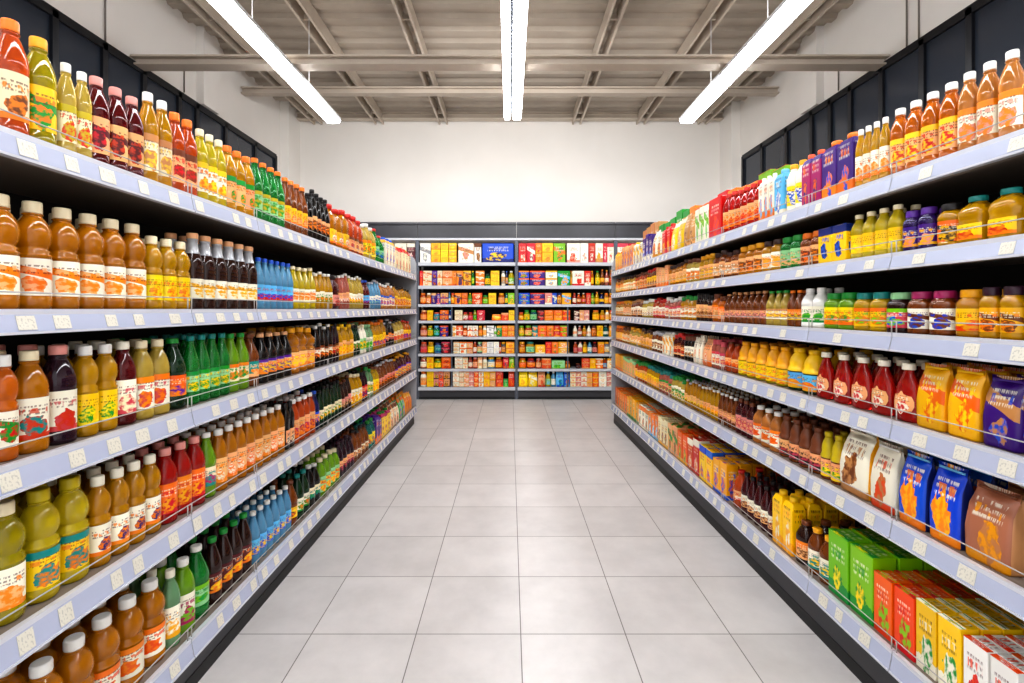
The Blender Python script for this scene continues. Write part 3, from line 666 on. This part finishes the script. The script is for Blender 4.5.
backrow('right end', B0, B1, 1, .265, '.85 box blue green orange 2;1.25 box violet pink coral 2;.95 box ivory sky gold 2;1 box green gold sky 1;.15 tall yellow orange gold 1;.95 box ivory red coral 1;.5 box red ivory coral 1;.25 tall orange gold yellow 1;.1 gap x x x 1;.4 tall olive green yellow 1;.35 soda brown orange gold 1 1.1;.35 soda pink gold ivory 1 1.05;.35 soda orange gold red 1 1.05')
backrow('left end', A0, A1, 2, .2, '.5 jar coral orange peach 1;.45 jar peach ivory orange 1;.4 box violet navy peach 1;.35 carton violet pink magenta 1;.65 box peach purple orange 2;.2 soda sky blue ivory 1 1.08;.3 jar orange coral gold 1;.6 box orange violet maroon 1;.5 box orange red gold 2;.35 tall lime yellow green 1;.85 box coral ivory orange 2;.5 jar olive green lime 1 .8;.65 box yellow gold lemon 1;.15 gap x x x 1;.55 jar orange gold peach 1;.25 tall teal green yellow 1;.55 box lime yellow green 1')
backrow('right end', B0, B1, 2, .2, '.85 box blue orange teal 2;1.1 box violet pink coral 2;.55 box pink ivory gold 1;.35 box blue teal ivory 1;.35 jar orange navy gold 1;.7 box gold orange sky 1;.1 gap x x x 1;.3 tall red coral ivory 1;.35 soda coral ivory peach 1;.35 soda orange ivory red 1;.35 box red rose peach 1;.3 tall lime green olive 1;.35 soda gold orange yellow 1 1.1;.35 soda navy gold yellow 1;.35 jar peach orange gold 1;.35 jar orange gold peach 1')
backrow('left end', A0, A1, 3, .185, '.5 jar coral peach orange 1;.4 box yellow gold lemon 1;.45 jar sky coral teal 1 .8;.6 box orange violet gold 2;.2 soda blue sky ivory 1;.2 gap x x x 1;.55 box cream tan ivory 2;.35 jar peach red ivory 1 .8;.35 jar coral red rose 1 .8;.25 tall olive lime green 1;.55 box red rose ivory 2;.45 gap x x x 1;.65 bag orange gold yellow 1 .6;.5 box coral orange peach 1 .75;.4 box yellow lemon gold 1')
backrow('right end', B0, B1, 3, .185, '.35 jar orange coral gold 1 .8;.4 jar lime green yellow 1;.5 jar teal green mint 1;.45 box maroon rose red 2;.6 box orange gold coral 2;.6 box orange amber yellow 2;.5 box coral orange gold 2;.25 gap x x x 1;.35 box maroon pink ivory 2;.3 box peach pink ivory 2;.35 box pink ivory peach 2;.2 gap x x x 1;.5 jar gold orange yellow 1;.35 tall gold yellow orange 1;.25 jar ivory gold peach 1;.3 jar orange coral gold 1')
backrow('left end', A0, A1, 4, .195, '.55 jar coral peach pink 1;.45 jar lime olive yellow 1;.5 jar teal sky green 1;.65 box violet gold coral 2;.25 gap x x x 1;.35 box ivory peach gold 2;.5 box coral ivory peach 2;.35 jar coral ivory orange 1;.4 box ivory coral peach 2;.4 box ivory rose yellow 2;.35 jar peach gold orange 1;.3 jar ivory peach gold 1;.55 box white silver grey 2;.2 soda white green lime 1;.4 box green darkgreen gold 1;.45 box orange coral gold 2;.5 box gold orange peach 2')
backrow('right end', B0, B1, 4, .195, '.4 jar yellow lime gold 1;.5 jar coral lime peach 1;.35 box teal coral peach 2;.6 box coral orange lime 2;.45 box orange coral green 2;.4 box red gold coral 2;.55 box coral gold lime 2;.3 gap x x x 1;.3 soda ivory white orange 1;.3 soda pink white ivory 1;.3 soda gold orange amber 1;.3 soda ivory white peach 1;.35 jar orange brown amber 1;.4 box yellow gold orange 2;.4 soda teal white ivory 1;.3 box gold cream peach 1')
backrow('left end', A0, A1, 5, .205, '.55 jar pink coral rose 1;.5 jar yellow gold lemon 1;.55 jar sky navy teal 1 .9;.65 box maroon coral rose 2;.25 gap x x x 1;.45 box ivory cream peach 3;.55 box ivory coral orange 2;.45 box peach ivory coral 2;.3 tall coral pink ivory 1;.4 jar grey mint peach 1;.35 box peach ivory orange 2;.5 box white silver ivory 2;.4 box ivory white silver 2;.15 tall coral red ivory 1;.35 jar grey gold tan 1;.65 box gold orange amber 2')
backrow('right end', B0, B1, 5, .205, '.45 jar orange gold amber 1;.6 jar gold teal mint 1;.65 box gold cream orange 1 .75;.4 box red coral orange 2;.4 box orange coral green 2;.7 box gold ivory orange 2;.25 gap x x x 1;.3 tall coral pink rose 1;.3 tall ivory pink rose 1;.3 tall gold orange yellow 1;.3 tall sky teal ivory 1;.35 tall maroon red pink 1;.4 box orange amber gold 1;.35 jar silver gold ivory 1;.25 jar ivory white silver 1')
backrow('left end', A0, A1, 6, .2, '.5 jar pink peach ivory 1;.5 box yellow gold orange 2;.55 jar lime olive yellow 1 .85;.7 box orange coral brown 2;.25 gap x x x 1;.6 box ivory peach cream 3;.35 box cream pink peach 2;.35 tall pink coral ivory 1;.35 jar coral pink peach 1;.35 box peach cream ivory 2;.35 jar ivory peach cream 1;.55 jar sky yellow ivory 1;.55 jar coral gold orange 1;.45 bag red orange navy 1;.4 bag lime yellow green 1')
backrow('right end', B0, B1, 6, .18, '.5 jar gold orange coral 1;.55 jar rose red orange 1;.35 jar coral pink peach 1;.6 box coral orange peach 2;.85 box mint lime green 1 .8;.3 jar orange coral gold 1 .7;.25 gap x x x 1;.45 jar maroon brown plum 1 .5;.5 box coral peach orange 2;.35 box gold yellow orange 1;.45 box orange peach ivory 2;.25 tall coral gold sky 1;.4 box cream ivory gold 1')
backrow('left end', A0, A1, 7, .275, '.5 jar ivory orange peach 1;.5 box yellow gold lemon 2;.35 box pink plum yellow 2;.35 box coral plum pink 2;.45 box peach plum gold 2;.2 gap x x x 1;.45 box ivory peach cream 3;.35 box cream ivory peach 3;.35 box peach coral ivory 3;.35 box pink ivory coral 3;.35 box coral gold peach 3;.35 box ivory pink gold 3;.45 box yellow gold peach 2;.4 box peach cream gold 2;.55 box red coral orange 2;.35 box green lime mint 1 .5;.45 bag coral orange red 1')
backrow('right end', B0, B1, 7, .265, '.6 bag lemon yellow gold 1;.6 bag yellow lemon ivory 1;.5 bag peach coral tan 1;.35 tall lemon sky mint 1;.3 tall sky white ivory 1;.5 bag sky blue green 1;.4 bag blue sky orange 1;.35 box cream pink peach 3;.35 box pink ivory gold 3;.35 box ivory pink peach 3;.35 box peach pink gold 3;.4 box coral orange gold 3;.5 box ivory white gold 3;.45 box pink ivory peach 3')
backrow('far left', -2.05, -1.68, 0, .345, '.6 box ivory cream gold 1;.4 box maroon rose ivory 1')
backrow('far right', 1.9, 2.3, 0, .345, '.5 box ivory cream rose 1;.5 box red rose ivory 1')

# ------------------------------------------------------------------ uncounted rows deep in the shelves
for cat, (md, mats) in STUFF.items():
    o = link('stacked_goods_behind', md.mesh('stacked_goods_behind', mats)); o['kind'] = 'stuff'
    tag(o, 'uncounted %s standing deeper on the shelves behind the front rows' % {'box':'boxes'}.get(cat, cat+'s'), cat)

# ------------------------------------------------------------------ camera
cam = bpy.data.cameras.new('camera'); co = bpy.data.objects.new('camera', cam); COL.objects.link(co)
cam.sensor_width = 36; cam.lens = FPX/1024*36; cam.shift_x = (512-VX)/1024; cam.shift_y = -(341.5-VY)/1024
cam.clip_start = .05; co.location = (0, 0, CH); co.rotation_euler = (pi/2, 0, 0)
SC.camera = co
SC.view_settings.view_transform = 'Standard'; SC.view_settings.exposure = 0.12
try: SC.view_settings.look = 'Medium High Contrast'
except TypeError: SC.view_settings.look = 'None'
SC.cycles.max_bounces = 8; SC.cycles.transmission_bounces = 5; SC.cycles.caustics_refractive = False; SC.cycles.caustics_reflective = False
for l, ns in LABELS.items():
    if len(ns) > 1: print('SAME LABEL', len(ns), l)
    if not 4 <= len(l.split()) <= 16: print('LEN', len(l.split()), l)
print('OBJECTS', len(bpy.data.objects))
